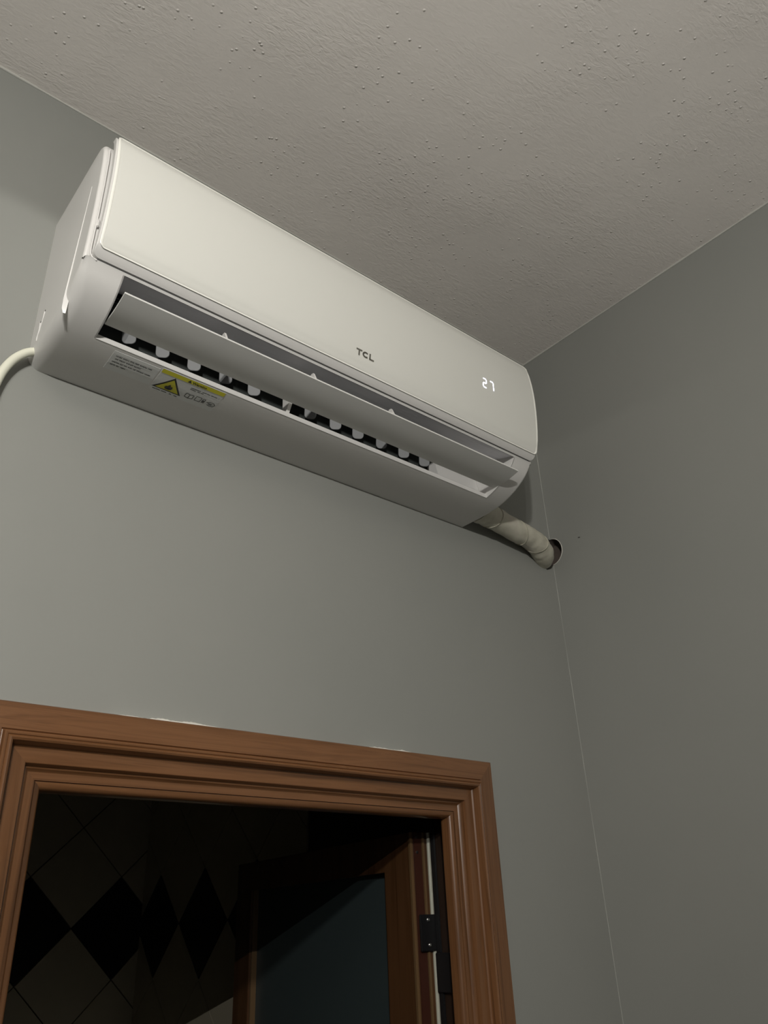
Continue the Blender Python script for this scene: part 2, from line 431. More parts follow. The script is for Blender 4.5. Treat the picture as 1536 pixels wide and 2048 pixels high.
leaf['label'] = 'hinge stile of the open leaf, brown wood darkened for shade'
def lpart(name, args, m):
    bm = bmesh.new(); lbox(bm, *args); return obj(name, bm, m, leaf)
lpart('stile', (S1, LW, 0.0, 0.036, 0.01, ZT), M['shaded_wood'])
lpart('rail', (S0, S1, 0.0, 0.036, GT, ZT), M['shaded_wood'])
lpart('rail', (S0, S1, 0.0, 0.036, 0.01, 0.25), M['shaded_wood'])
lpart('glass_panel', (S0 - 0.004, S1 + 0.004, 0.016, 0.022, 0.246, GT + 0.004), M['glass'])
lpart('glazing_bead', (S1 - 0.006, S1, 0.004, 0.016, 0.25, GT), M['tan'])
lpart('edge_highlight', (-0.003, 0.002, -0.003, 0.002, 0.01, ZT), M['tan'])  # tan strip painted in as the highlight on the leaf's corner
lpart('edge_band', (-0.0022, 0.002, 0.006, 0.022, 0.01, ZT), M['red_edge'])
lpart('edge_strip', (-0.004, 0.002, 0.0232, 0.0272, 0.01, ZT), M['tan'])
bm = bmesh.new()
tube(bm, [lp(-0.001, 0.0385, 0.01), lp(-0.001, 0.0385, ZT)], 0.0034, 16)
obj('seal_strip', bm, M['strip'], leaf, 50)
for z in (1.966, 1.990):
    bm = bmesh.new(); c = lp(-0.0022, 0.012, z)
    tube(bm, [c, c - U * 0.0012], 0.0024, 12); obj('edge_screw', bm, M['screw'], leaf, 40)
def hinge(z0):
    bm = bmesh.new(); box(bm, (-0.3845, 0.0895, z0), (-0.3350, 0.0945, z0 + 0.0535))
    bmesh.ops.bevel(bm, geom=list(bm.edges), offset=0.001, segments=2, affect='EDGES')
    tube(bm, [(-0.3375, 0.0900, z0 - 0.052), (-0.3375, 0.0900, z0 + 0.0535)], 0.0062, 20)
    h = obj('hinge', bm, M['hinge'], door, 35)
    bm = bmesh.new(); box(bm, (-0.3560, 0.0290, z0 - 0.059), (-0.3475, 0.0900, z0 - 0.003))
    bmesh.ops.bevel(bm, geom=list(bm.edges), offset=0.001, segments=2, affect='EDGES')
    obj('hinge_plate', bm, M['hinge'], h)
    for (x, y, z) in ((-0.3680, 0.0895, z0 + 0.0455), (-0.3670, 0.0895, z0 + 0.0085), (None, 0.0430, z0 - 0.013), (None, 0.0430, z0 - 0.048)):
        bm = bmesh.new(); n0 = len(bm.verts)
        rings = []
        for (r, dy) in ((0.0032, 0.0), (0.0032, -0.0008), (0.0024, -0.0017), (0.0011, -0.0019), (0.0009, -0.0009)):
            rings.append([bm.verts.new((-0.3560 + dy, y + r * math.cos(a * PI / 8), z + r * math.sin(a * PI / 8)) if x is None else (x + r * math.cos(a * PI / 8), y + dy, z + r * math.sin(a * PI / 8))) for a in range(16)])
        for u_, v_ in zip(rings, rings[1:]):
            for k in range(16): bm.faces.new((u_[k], u_[(k + 1) % 16], v_[(k + 1) % 16], v_[k]))
        bm.faces.new(rings[-1]); obj('screw', bm, M['screw'], h, 30)
hinge(1.8165)

# ------------------------------------------------------------------ air conditioner
XL, XR = -1.1665, -0.2860
ac = tag(thing('air_conditioner', (-0.7265, 0, 2.579)), 'white wall-mounted split air conditioner with lit temperature display and open flap', 'air conditioner')
LOWER = [(0.0, 2.5792), (-0.05, 2.5788), (-0.08, 2.5800), (-0.100, 2.5823), (-0.111, 2.5845)]        # underside, back to slot
FRONTLOW = [(-0.1915, 2.6375), (-0.1945, 2.6405)]
CURVE = [(-0.111, 2.5845), (-0.122, 2.5874), (-0.134, 2.5913), (-0.146, 2.5965), (-0.158, 2.6030), (-0.168, 2.6100), (-0.177, 2.6180), (-0.185, 2.6275), (-0.1915, 2.6375)]
UPPER = [(-0.1875, 2.6425), (-0.1900, 2.650), (-0.1945, 2.680), (-0.1985, 2.715), (-0.2010, 2.770), (-0.1995, 2.815), (-0.1960, 2.840), (-0.1900, 2.8565), (-0.1780, 2.8650), (-0.1600, 2.8665), (0.0, 2.8665)]
FULL = LOWER + CURVE[1:] + [FRONTLOW[1]] + UPPER
UND = sorted([(-y, z) for y, z in LOWER + CURVE[1:]])
def zund(y): return interp(UND, -y)
SX0, SX1 = -1.1110, -0.3345                  # slot ends
def normals():
    n = len(FULL); out = []
    for i, p in enumerate(FULL):
        a = Vector(FULL[max(i - 1, 0)]); b = Vector(FULL[min(i + 1, n - 1)])
        t = (b - a).normalized(); q = Vector((-t.y, t.x))
        if q.dot(Vector((-0.09, 2.73)) - Vector(p)) < 0: q = -q
        if p[0] > -0.001: q = Vector((0, 1 if p[1] < 2.73 else -1))
        out.append(q)
    return out
NRM = normals()
def fillet_r(p, big):
    """soft round below the panel, crisp edge beside and above it"""
    y, z = p
    if z < 2.60: return big
    if z < 2.645: return big - (big - 0.004) * (z - 2.60) / 0.045
    return 0.004 if z < 2.85 else 0.006
def end_rings(bm, x0, sgn, big, seg=8):
    rings = []
    for i in range(seg + 1):
        t = PI / 2 * i / seg; ring = []
        for p, q in zip(FULL, NRM):
            r = fillet_r(p, big); d = r * (1 - math.sin(t))
            yy = 0.0 if p[0] > -0.001 else p[0] + q.x * d
            ring.append(bm.verts.new((x0 + sgn * r * (1 - math.cos(t)), yy, p[1] + q.y * d)))
        rings.append(ring)
    return rings
idf = lambda y, z: (y, z)
bm = bmesh.new()
def skin(rings):
    for a_, b_ in zip(rings, rings[1:]):
        for k in range(len(FULL) - 1): bm.faces.new((a_[k], a_[k + 1], b_[k + 1], b_[k]))
rl = end_rings(bm, XL, 1, 0.020) + [[bm.verts.new((SX0, *p)) for p in FULL]]
rr = [[bm.verts.new((SX1, *p)) for p in FULL]] + end_rings(bm, XR, -1, 0.007)[::-1]
skin(rl); skin(rr)
bm.faces.new(rl[0]); bm.faces.new(rr[-1][::-1])
# middle: underside strip and upper shell, leaving the slot open
i0 = FULL.index(CURVE[0]); i1 = FULL.index(CURVE[-1])
a, b = rl[-1], rr[0]
for k in range(len(FULL) - 1):
    if i0 <= k < i1: continue
    bm.faces.new((a[k], a[k + 1], b[k + 1], b[k]))
housing = obj('housing', bm, M['white'], ac, 40)

# duct behind the slot
bm = bmesh.new()
UPD = [(-0.1915, 2.6375), (-0.1890, 2.6405), (-0.1830, 2.6430), (-0.1620, 2.6490), (-0.1400, 2.6570), (-0.1230, 2.6680), (-0.1120, 2.6850), (-0.1080, 2.7150)]
LIP = [(-0.1116, 2.5842), (-0.1112, 2.5925), (-0.1100, 2.5938), (-0.1075, 2.5932)]
sweep(bm, UPD, [(SX0, idf), (SX1, idf)], cap=False, closed=False)
duct = obj('duct_roof', bm, M['duct'], ac, 40)
bm = bmesh.new()
sweep(bm, LIP + [(-0.1070, 2.5850)], [(SX0, idf), (SX1, idf)], cap=True, closed=True)
obj('slot_lip', bm, M['white'], ac, 30)
for x, nm in ((SX0, 'left'), (SX1, 'right')):                      # end walls of the duct
    bm = bmesh.new(); s = -1 if nm == 'left' else 1
    poly = CURVE + UPD[1:] + [(-0.0600, 2.7150), (-0.0600, 2.5960), (-0.100, 2.5860)]
    extrude_poly(bm, [(x, y, z) for y, z in poly], (s * 0.002, 0, 0))
    obj('duct_end', bm, M['white'], ac)
bm = bmesh.new()                                                   # dark fan chamber
box(bm, (SX0 + 0.001, -0.1080, 2.7150), (SX1 - 0.001, -0.0600, 2.7190))
box(bm, (SX0 + 0.001, -0.0640, 2.5860), (SX1 - 0.001, -0.0600, 2.7150))
box(bm, (SX0 + 0.001, -0.1008, 2.5856), (SX1 - 0.001, -0.0600, 2.5880))
obj('fan_chamber', bm, M['black'], ac)
bm = bmesh.new()                                                   # cross-flow fan drum with blades
for k in range(22):
    a_ = 2 * PI * k / 22; cy, cz, r0, r1 = -0.090, 2.690, 0.017, 0.025
    p = [(cy + r0 * math.cos(a_), cz + r0 * math.sin(a_)), (cy + r1 * math.cos(a_ + .2), cz + r1 * math.sin(a_ + .2)), (cy + r1 * math.cos(a_ + .26), cz + r1 * math.sin(a_ + .26)), (cy + r0 * math.cos(a_ + .07), cz + r0 * math.sin(a_ + .07))]
    sweep(bm, p, [(SX0 + 0.01, idf), (SX1 - 0.01, idf)], closed=True)
obj('fan_drum', bm, M['black'], ac)
bm = bmesh.new()                                                   # pale filler block at the right end of the slot
sweep(bm, [(-0.1000, 2.5885), (-0.0960, 2.6020), (-0.0900, 2.6250), (-0.0860, 2.6600), (-0.0660, 2.6600), (-0.0660, 2.5885)], [(-0.4450, idf), (SX1 - 0.001, idf)], closed=True)
obj('drain_block', bm, M['white'], ac, 30)

# vertical louvers, a mid strut
def rounded_plate(w, h, r, n=6):
    pts = []
    for cx_, cz_, a0 in ((w / 2 - r, r, -PI / 2), (w / 2 - 0.001, h - 0.001, 0), (-w / 2 + 0.001, h - 0.001, PI / 2), (-w / 2 + r, r, PI)):
        rr = r if cz_ < h / 2 else 0.001
        for i in range(n + 1):
            t = a0 + PI / 2 * i / n; pts.append((cx_ + rr * math.cos(t), cz_ + rr * math.sin(t)))
    return pts
LX = [-1.0624, -1.0104, -0.9592, -0.9047, -0.8535, -0.7442, -0.6913, -0.6424, -0.5891, -0.5357, -0.4850]
lm = None
for i, x in enumerate(LX):
    if lm is None:
        bm = bmesh.new(); pl = rounded_plate(0.020, 0.060, 0.0070)
        extrude_poly(bm, [(a_, -0.0012, b_) for a_, b_ in pl], (0, 0.0024, 0))
        bmesh.ops.recalc_face_normals(bm, faces=bm.faces)
        bmesh.ops.bevel(bm, geom=[e for e in bm.edges if e.is_boundary is False and abs((e.verts[0].co - e.verts[1].co).y) < 1e-6], offset=0.0006, segments=1, affect='EDGES')
        lm = bpy.data.meshes.new('louver'); bm.to_mesh(lm); bm.free(); lm.materials.append(M['louver'])
    o = bpy.data.objects.new('louver', lm); COL.objects.link(o); o.parent = ac
    o.location = Vector((x + 0.003, -0.096, 2.6105)) - ac.location
    o.rotation_euler = (math.radians(14), 0, math.radians(-34 + (i % 3) * 3))
bm = bmesh.new()
extrude_poly(bm, [(-0.7990, -0.1085, 2.5880), (-0.7990, -0.1010, 2.5900), (-0.7990, -0.1000, 2.6700), (-0.7990, -0.1550, 2.6640), (-0.7990, -0.1250, 2.6150)], (0.006, 0, 0))
obj('duct_strut', bm, M['white'], ac)

# swinging vane
VA, VB = Vector((-0.1320, 2.5965)), Vector((-0.1960, 2.6042))
outer, inner = [], []
for i in range(11):
    t = i / 10; p = VA.lerp(VB, t); bulge = 0.0030 * math.sin(PI * t)
    nrm = Vector((VB - VA).yx); nrm = Vector((-(VB - VA).y, (VB - VA).x)).normalized()
    if nrm.y > 0: nrm = -nrm
    outer.append(tuple(p + nrm * bulge)); inner.append(tuple(p + nrm * (bulge - 0.0030)))
vp = outer + inner[::-1]
bm = bmesh.new(); sweep(bm, vp, [(-1.1085, idf), (-0.3335, idf)], closed=True)
vane = obj('air_vane', bm, M['vane'], ac, 35)
for x in (-0.955, -0.798, -0.638):
    bm = bmesh.new()
    extrude_poly(bm, [(x, -0.1930, 2.6065), (x, -0.1850, 2.6250), (x, -0.1800, 2.6260), (x, -0.1500, 2.6030)], (0.0030, 0, 0))
    obj('vane_bracket', bm, M['white'], vane)

# front panel tray and glossy plate
PL = [(-0.2065, 2.6525), (-0.2088, 2.6540), (-0.2115, 2.6620), (-0.2144, 2.6720), (-0.2180, 2.6930), (-0.2207, 2.7150), (-0.2228, 2.7420), (-0.2238, 2.7720), (-0.2234, 2.7950), (-0.2218, 2.8150), (-0.2186, 2.8400), (-0.2150, 2.8540), (-0.2115, 2.8605), (-0.2060, 2.8640)]
PTAB = sorted([(z, y) for y, z in PL])
def yplate(z): return interp(PTAB, z)
def shell(name, prof, x0, x1, thick, corner, m, parent, nx=40, top_round=0.006, bev=0.0012):
    """curved rectangular shell with rounded corners; prof goes bottom to top"""
    P = catmull([(0, y, z) for y, z in prof], 4)
    s = [0]
    for a_, b_ in zip(P, P[1:]): s.append(s[-1] + (b_ - a_).length)
    tot = s[-1]
    front, back = [], []
    # extra rows close to the rounded corners
    rows = sorted(set([round(k * corner / 6, 6) for k in range(7)] + [round(tot - k * top_round / 5, 6) for k in range(6)] + [round(v, 6) for v in s]))
    def at(v):
        for j in range(len(s) - 1):
            if v <= s[j + 1] + 1e-9:
                t = (v - s[j]) / max(s[j + 1] - s[j], 1e-9); p = P[j].lerp(P[j + 1], t); d = (P[j + 1] - P[j]).normalized(); return p, d
        return P[-1], (P[-1] - P[-2]).normalized()
    bm = bmesh.new()
    for v in rows:
        p, d = at(v); nrm = Vector((0, d.z, -d.y)); 
        if nrm.y > 0 and nrm.z >= 0: pass
        ins = 0.0
        if v < corner: ins = corner - math.sqrt(max(corner ** 2 - (corner - v) ** 2, 0))
        if tot - v < top_round: ins = max(ins, top_round - math.sqrt(max(top_round ** 2 - (top_round - (tot - v)) ** 2, 0)))
        inn = Vector((0, 1, 0)) * thick
        fr_, bk = [], []
        for i in range(nx + 1):
            x = (x0 + ins) + (x1 - x0 - 2 * ins) * i / nx
            fr_.append(bm.verts.new((x, p.y, p.z))); bk.append(bm.verts.new((x, p.y + inn.y, p.z)))
        front.append(fr_); back.append(bk)
    R_ = len(rows)
    for j in range(R_ - 1):
        for i in range(nx):
            bm.faces.new((front[j][i], front[j][i + 1], front[j + 1][i + 1], front[j + 1][i]))
            bm.faces.new((back[j][i + 1], back[j][i], back[j + 1][i], back[j + 1][i + 1]))
        bm.faces.new((back[j][0], front[j][0], front[j + 1][0], back[j + 1][0]))
        bm.faces.new((front[j][nx], back[j][nx], back[j + 1][nx], front[j + 1][nx]))
    for i in range(nx):
        bm.faces.new((front[0][i + 1], front[0][i], back[0][i], back[0][i + 1]))
        bm.faces.new((front[-1][i], front[-1][i + 1], back[-1][i + 1], back[-1][i]))
    o = obj(name, bm, m, parent, 35)
    if bev:
        b_ = o.modifiers.new('bevel', 'BEVEL'); b_.width = bev; b_.segments = 3; b_.limit_method = 'ANGLE'; b_.angle_limit = math.radians(50)
        b_.harden_normals = False
    return o
TRAY = [(-0.1962, 2.6418), (-0.2000, 2.6450), (-0.2048, 2.6500), (-0.2080, 2.6550), (-0.2105, 2.6640), (-0.2160, 2.6920), (-0.2208, 2.7420), (-0.2218, 2.7720), (-0.2214, 2.7950), (-0.2166, 2.8400), (-0.2095, 2.8590), (-0.2040, 2.8620)]
tray = shell('panel_tray', TRAY, -1.1575, -0.2870, 0.0100, 0.009, M['white'], ac)
plate = shell('front_panel', PL, -1.1525, -0.2885, 0.0030, 0.006, M['panel'], ac, bev=0.0010)
# bead round the plate; its paler colour paints in the bright edge line
def panel_bead():
    x0, x1, z0, z1, r = -1.1530, -0.2880, 2.6530, 2.8600, 0.006
    P_ = []
    for cx_, cz_, a0 in ((x1 - r, z0 + r, -PI / 2), (x1 - r, z1 - r, 0), (x0 + r, z1 - r, PI / 2), (x0 + r, z0 + r, PI)):
        for i in range(7):
            t = a0 + PI / 2 * i / 6; P_.append((cx_ + r * math.cos(t), cz_ + r * math.sin(t)))
        if abs(a0) < 1e-6 or a0 > 3: pass
    out = []
    for (xa, za), (xb, zb) in zip(P_, P_[1:] + P_[:1]):
        n = max(1, int(math.hypot(xb - xa, zb - za) / 0.02))
        for i in range(n): out.append((xa + (xb - xa) * i / n, za + (zb - za) * i / n))
    bm = bmesh.new(); rings = []
    m = len(out)
    for i, (x, z) in enumerate(out):
        xa, za = out[i - 1]; xb, zb = out[(i + 1) % m]
        t = Vector((xb - xa, yplate(zb) - yplate(za), zb - za)).normalized(); o_ = t.cross(Vector((0, 1, 0))).normalized(); f_ = t.cross(o_)
        c = Vector((x, yplate(z) - 0.0003, z))
        rings.append([bm.verts.new(c + o_ * (math.cos(k * PI / 5) * 0.0020) + f_ * (math.sin(k * PI / 5) * 0.0005)) for k in range(10)])
    for i in range(m):
        a_, b_ = rings[i], rings[(i + 1) % m]
        for k in range(10): bm.faces.new((a_[k], a_[(k + 1) % 10], b_[(k + 1) % 10], b_[k]))
    o = obj('panel_bead', bm, M['rim'], plate, 60)
panel_bead()
# dark parting line under the tray
bm = bmesh.new(); box(bm, (-1.150, -0.1945, 2.6402), (-0.293, -0.1880, 2.6420)); obj('parting_line', bm, M['seam'], ac)

# printed strokes on the plate
def plate_poly(bm, pts, off=0.0004):
    """pts in (x,z); a flat print just proud of the plate"""
    f = [bm.verts.new((x, yplate(z) - off, z)) for x, z in pts]
    bm.faces.new(f)
def stroke(bm, path, w, put):
    for (a_, b_) in zip(path, path[1:]):
        a_, b_ = Vector(a_), Vector(b_); d = (b_ - a_).normalized(); q = Vector((-d.y, d.x)) * w / 2; e = d * w * 0.12
        put(bm, [tuple(a_ - e + q), tuple(a_ - e - q), tuple(b_ + e - q), tuple(b_ + e + q)])
bm = bmesh.new()
gx, gz, gh = -0.7346, 2.6752, 0.0114
sw = 0.0031
stroke(bm, [(gx, gz + gh - sw / 2), (gx + 0.0112, gz + gh - sw / 2)], sw, plate_poly)
stroke(bm, [(gx + 0.0056, gz + gh - sw), (gx + 0.0056, gz)], sw, plate_poly)
arc = [(gx + 0.0192 + 0.0052 * math.cos(t), gz + gh / 2 + (gh / 2 - sw / 2) * math.sin(t)) for t in [math.radians(48 + i * (264 / 16)) for i in range(17)]]
stroke(bm, arc, sw, plate_poly)
stroke(bm, [(gx + 0.0280, gz + gh), (gx + 0.0280, gz + sw * 0.6)], sw, plate_poly)
stroke(bm, [(gx + 0.0270, gz + sw / 2), (gx + 0.0362, gz + sw / 2)], sw, plate_poly)
lg = obj('brand_lettering', bm, M['logo'], plate); lg['label'] = 'grey letters TCL on the panel'
# seven-segment digits 2 and 7
def digit(x, z, wd, ht, segs):
    bm = bmesh.new(); s_ = 0.0023; g = 0.0004; sl = 0.06
    P_ = {'a': ((0, 1), (1, 1)), 'b': ((1, 1), (1, .5)), 'c': ((1, .5), (1, 0)), 'd': ((0, 0), (1, 0)), 'e': ((0, .5), (0, 0)), 'f': ((0, 1), (0, .5)), 'g': ((0, .5), (1, .5))}
    for k in segs:
        a_, b_ = [Vector((x + p[0] * wd + sl * p[1] * ht * 0, z + p[1] * ht)) for p in P_[k]]
        d = (b_ - a_).normalized(); a_ += d * g; b_ -= d * g; q = Vector((-d.y, d.x)) * s_ / 2; e = d * s_ * 0.4
        plate_poly(bm, [tuple(a_), tuple(a_ + e + q), tuple(b_ - e + q), tuple(b_), tuple(b_ - e - q), tuple(a_ + e - q)], 0.0005)
    o = obj('display_digit', bm, M['led'], plate); o['label'] = 'lit white display digit'
digit(-0.4372, 2.7390, 0.0090, 0.0195, 'abged')
digit(-0.4180, 2.7400, 0.0090, 0.0195, 'abc')

# left side: moulded crease, latch tab, knock-out slits
def side_ridge(name, y0, z0, y1, z1, w0, w1, h, m):
    bm = bmesh.new(); a_ = Vector((0, y0, z0)); b_ = Vector((0, y1, z1)); d = (b_ - a_).normalized(); q = d.cross(Vector((1, 0, 0)))
    v = []
    for (p, w_, hh) in ((a_, w0, h * w0 / w1), (a_.lerp(b_, .35), w0 * .6 + w1 * .4, h * .5), (a_.lerp(b_, .90), w1, h), (a_.lerp(b_, .97), w1 * .8, h * .5), (b_, w1 * .5, -0.002)):
        v.append([bm.verts.new((XL + 0.005, *(p + q * w_)[1:])), bm.verts.new((XL - hh, *(p + q * w_ * .3)[1:])), bm.verts.new((XL - hh, *(p - q * w_ * .3)[1:])), bm.verts.new((XL + 0.004, *(p - q * w_)[1:]))])
    for u_, w_ in zip(v, v[1:]):
        for k in range(3): bm.faces.new((u_[k], u_[k + 1], w_[k + 1], w_[k]))
    bm.faces.new(v[0]); bm.faces.new(v[-1][::-1])
    return obj(name, bm, m, housing, 40)
side_ridge('side_crease', -0.168, 2.791, -0.1345, 2.584, 0.0008, 0.0032, 0.0016, M['white'])
side_ridge('knockout_edge', -0.0457, 2.6490, -0.0330, 2.6160, 0.0011, 0.0009, 0.0010, M['white'])
side_ridge('knockout_edge', -0.0332, 2.6365, -0.0300, 2.6050, 0.0011, 0.0009, 0.0010, M['white'])
for (y, z) in ((-0.0462, 2.6505), (-0.0336, 2.6382)):
    bm = bmesh.new(); tube(bm, [(XL - 0.0004, y, z), (XL + 0.0004, y, z)], 0.0014, 10); obj('knockout_hole', bm, M['seam'], housing)
boxobj('latch_tab', (-1.1600, -0.2010, 2.6900), (-1.1560, -0.1920, 2.7060), M['white'], tray, 0.0015)
side_edge = []
bm = bmesh.new(); tube(bm, [(-1.1600, y + 0.002, z) for y, z in [(-0.2020, 2.840), (-0.2045, 2.815), (-0.2050, 2.770), (-0.2025, 2.715), (-0.1985, 2.680), (-0.1955, 2.655)]] + [(-1.1590, -0.1930, 2.6460), (-1.1560, -0.1930, 2.6415), (-1.1500, -0.1935, 2.6395)], 0.0013, 8)
obj('housing_rim', bm, M['white'], housing, 50)

# ---- stickers on the underside
def under(x, y, off): return (x, y, zund(y) - off)
def under_poly(bm, pts, off=0.0007):
    """flat outline; drape() then lays it on the curved underside"""
    bm.faces.new([bm.verts.new((x, y, -off)) for x, y in pts])
def drape(bm):
    bmesh.ops.triangulate(bm, faces=[f for f in bm.faces if len(f.verts) > 3])
    for _ in range(4):
        es = [e for e in bm.edges if e.calc_length() > 0.004]
        if not es: break
        bmesh.ops.subdivide_edges(bm, edges=es, cuts=1)
    bmesh.ops.triangulate(bm, faces=[f for f in bm.faces if len(f.verts) > 3])
    for v in bm.verts: v.co.z = zund(v.co.y) + v.co.z
    return bm
def sticker(name, x0, x1, y0, y1, m, label):
    bm = bmesh.new(); n = 8; top, bot = [], []
    for i in range(n + 1):
        y = y0 + (y1 - y0) * i / n
        top.append([bm.verts.new(under(x, y, -0.0002)) for x in (x0, x1)]); bot.append([bm.verts.new(under(x, y, 0.0003)) for x in (x0, x1)])
    for i in range(n):
        bm.faces.new((bot[i][0], bot[i][1], bot[i + 1][1], bot[i + 1][0]))
        bm.faces.new((top[i][1], top[i][0], top[i + 1][0], top[i + 1][1]))
        bm.faces.new((bot[i][0], bot[i + 1][0], top[i + 1][0], top[i][0])); bm.faces.new((bot[i + 1][1], bot[i][1], top[i][1], top[i + 1][1]))
    bm.faces.new((bot[0][0], top[0][0], top[0][1], bot[0][1])); bm.faces.new((bot[-1][1], top[-1][1], top[-1][0], bot[-1][0]))
    o = obj(name, bm, m, ac); o['label'] = label; return o
def under_strokes(bm, path, w_, off=0.0007): stroke(bm, path, w_, lambda b, p: under_poly(b, p, off))
st1 = sticker('text_sticker', -1.0800, -1.0110, -0.1045, -0.0640, M['sticker'], 'pale sticker with small grey lines of print')
random.seed(11)
bm = bmesh.new()
for row, (x0, x1) in enumerate(((-1.0740, -1.0180), (-1.0730, -1.0330), (-1.0750, -1.0160), (-1.0750, -1.0500))):
    y = -0.0960 + row * 0.0062; x = x0
    while x < x1 - 0.002:                                            # letter-sized marks in words, as blurred in the photo
        wl = random.randint(3, 7)
        for c_ in range(wl):
            if x > x1: break
            under_strokes(bm, [(x, y + 0.0010), (x, y - 0.0012)], 0.0007)
            if random.random() < .75: under_strokes(bm, [(x, y + random.choice((-0.0011, 0, 0.0009))), (x + 0.0011, y + random.choice((-0.0011, 0, 0.0009)))], 0.0006)
            x += 0.0015
        x += 0.0014
obj('printed_lines', drape(bm), M['greyink'], st1)
st2 = sticker('warning_sticker', -1.0085, -0.9050, -0.1080, -0.0580, M['sticker'], 'warning sticker with yellow band and yellow flame triangle')
bm = bmesh.new(); n_ = 10
for i in range(n_):
    xa = -1.0080 + (0.1025) * i / n_; xb = -1.0080 + 0.1025 * (i + 1) / n_
    for ya, yb in ((-0.1075, -0.1037), (-0.1037, -0.1000)):
        under_poly(bm, [(xa, ya), (xb, ya), (xb, yb), (xa, yb)], 0.0005)
obj('yellow_band', drape(bm), M['yellow'], st2)
bm = bmesh.new()
def text_under(bm, body, x, y, size, off):
    cu = bpy.data.curves.new('txt', 'FONT'); cu.body = body; cu.size = size; cu.resolution_u = 3; cu.offset = size * 0.02
    to = bpy.data.objects.new('txt', cu); COL.objects.link(to); bpy.context.view_layer.update()
    me = to.evaluated_get(bpy.context.evaluated_depsgraph_get()).to_mesh()
    vs = [bm.verts.new((x + v.co.x, y - v.co.y, -off)) for v in me.vertices]
    for p in me.polygons:
        try: bm.faces.new([vs[i] for i in p.vertices])
        except ValueError: pass
    to.to_mesh_clear(); bpy.data.objects.remove(to); bpy.data.curves.remove(cu)
text_under(bm, 'Warning', -0.9590, -0.1010, 0.0066, 0.0008)
under_poly(bm, [(-0.9665, -0.1012), (-0.9605, -0.1012), (-0.9635, -0.1066)], 0.0008)
obj('warning_word', drape(bm), M['ink'], st2)
# flame triangle
bm = bmesh.new()
tri = [(-1.0070, -0.0660), (-0.9610, -0.0660), (-0.9840, -0.0985)]
under_poly(bm, tri, 0.0005); o = obj('triangle_border', drape(bm), M['ink'], st2)
bm = bmesh.new(); c_ = Vector((sum(p[0] for p in tri) / 3, sum(p[1] for p in tri) / 3))
under_poly(bm, [tuple(c_ + (Vector(p) - c_) * 0.80) for p in tri], 0.0008); obj('triangle_field', drape(bm), M['yellow'], st2)
bm = bmesh.new(); fx, fy = -0.9840, -0.0715
fl = [(-.0050, .0005), (-.0062, -.0035), (-.0045, -.0070), (-.0035, -.0050), (-.0020, -.0090), (-.0005, -.0115), (.0012, -.0085), (.0022, -.0060), (.0040, -.0082), (.0058, -.0045), (.0050, -.0005), (.0020, .0012), (.0028, -.0018), (.0008, -.0048), (-.0012, -.0020), (-.0028, -.0030), (-.0018, .0012)]
bm.faces.new([bm.verts.new((fx + a_, fy + b_, -0.0011)) for a_, b_ in fl])
under_strokes(bm, [(fx - .0075, fy + .0034), (fx + .0075, fy + .0034)], 0.0007, 0.0011)
obj('flame_symbol', drape(bm), M['ink'], st2)
# small print and pictograms
bm = bmesh.new()
for (x0, x1, y) in ((-0.9560, -0.9090, -0.0925), (-0.9560, -0.9330, -0.0895), (-1.0040, -0.9650, -0.0622)):
    x = x0
    while x < x1:
        under_strokes(bm, [(x, y), (min(x + random.uniform(.003, .007), x1), y)], 0.0012); x += random.uniform(.0045, .0085)
bx, by = -0.9560, -0.0700                                           # open book
for pth in ([(bx, by), (bx, by - .0090), (bx + .0062, by - .0076), (bx + .0124, by - .0090), (bx + .0124, by), (bx + .0062, by + .0014), (bx, by)], [(bx + .0062, by - .0076), (bx + .0062, by + .0014)]):
    under_strokes(bm, pth, 0.0010)
bx = -0.9395                                                        # manual page and letter i
for pth in ([(bx, by), (bx, by - .0100), (bx + .0085, by - .0100), (bx + .0085, by), (bx, by)], [(bx + .0115, by), (bx + .0115, by - .0100)], [(bx + .0150, by), (bx + .0150, by - .0100)], [(bx + .0115, by - .0100), (bx + .0150, by - .0100)]):
    under_strokes(bm, pth, 0.0009)
under_strokes(bm, [(bx + .0132, by - .001), (bx + .0132, by - .0062)], 0.0017)
bx = -0.9205                                                        # hand holding a tool
for pth in ([(bx, by - .0050), (bx + .0040, by - .0080), (bx + .0100, by - .0085), (bx + .0138, by - .0050)], [(bx + .0020, by - .0010), (bx + .0070, by + .0010), (bx + .0120, by), (bx + .0138, by - .0050)], [(bx + .0020, by - .0045), (bx + .0100, by - .0045)], [(bx + .0040, by - .0022), (bx + .0090, by - .0025)]):
    under_strokes(bm, pth, 0.0010)
obj('pictograms', drape(bm), M['greyink'], st2)

# ------------------------------------------------------------------ refrigerant pipe bundle and power cord
bm = bmesh.new()
path = catmull([(-0.2852, -0.0405, 2.6040), (-0.2600, -0.0385, 2.6040), (-0.2300, -0.0365, 2.6030), (-0.1700, -0.0310, 2.5985), (-0.1150, -0.0290, 2.5935), (-0.0830, -0.0260, 2.5860), (-0.0560, -0.0155, 2.5785), (-0.0360, 0.0040, 2.5760), (-0.0280, 0.0260, 2.5770), (-0.0270, 0.0500, 2.5790)], 8)
def prad(t): return 0.0240 + (0.0015 * max(0, 0.30 - t) / 0.30) + 0.0022 * max(0, 1 - abs(t - 0.72) / 0.2)
tube(bm, path, prad, 28, wob=0.07)
pipe = tag(obj('insulated_pipe', bm, M['tape'], None, 60), 'pipe bundle wrapped in cream tape running from the air conditioner into the wall corner', 'pipe')
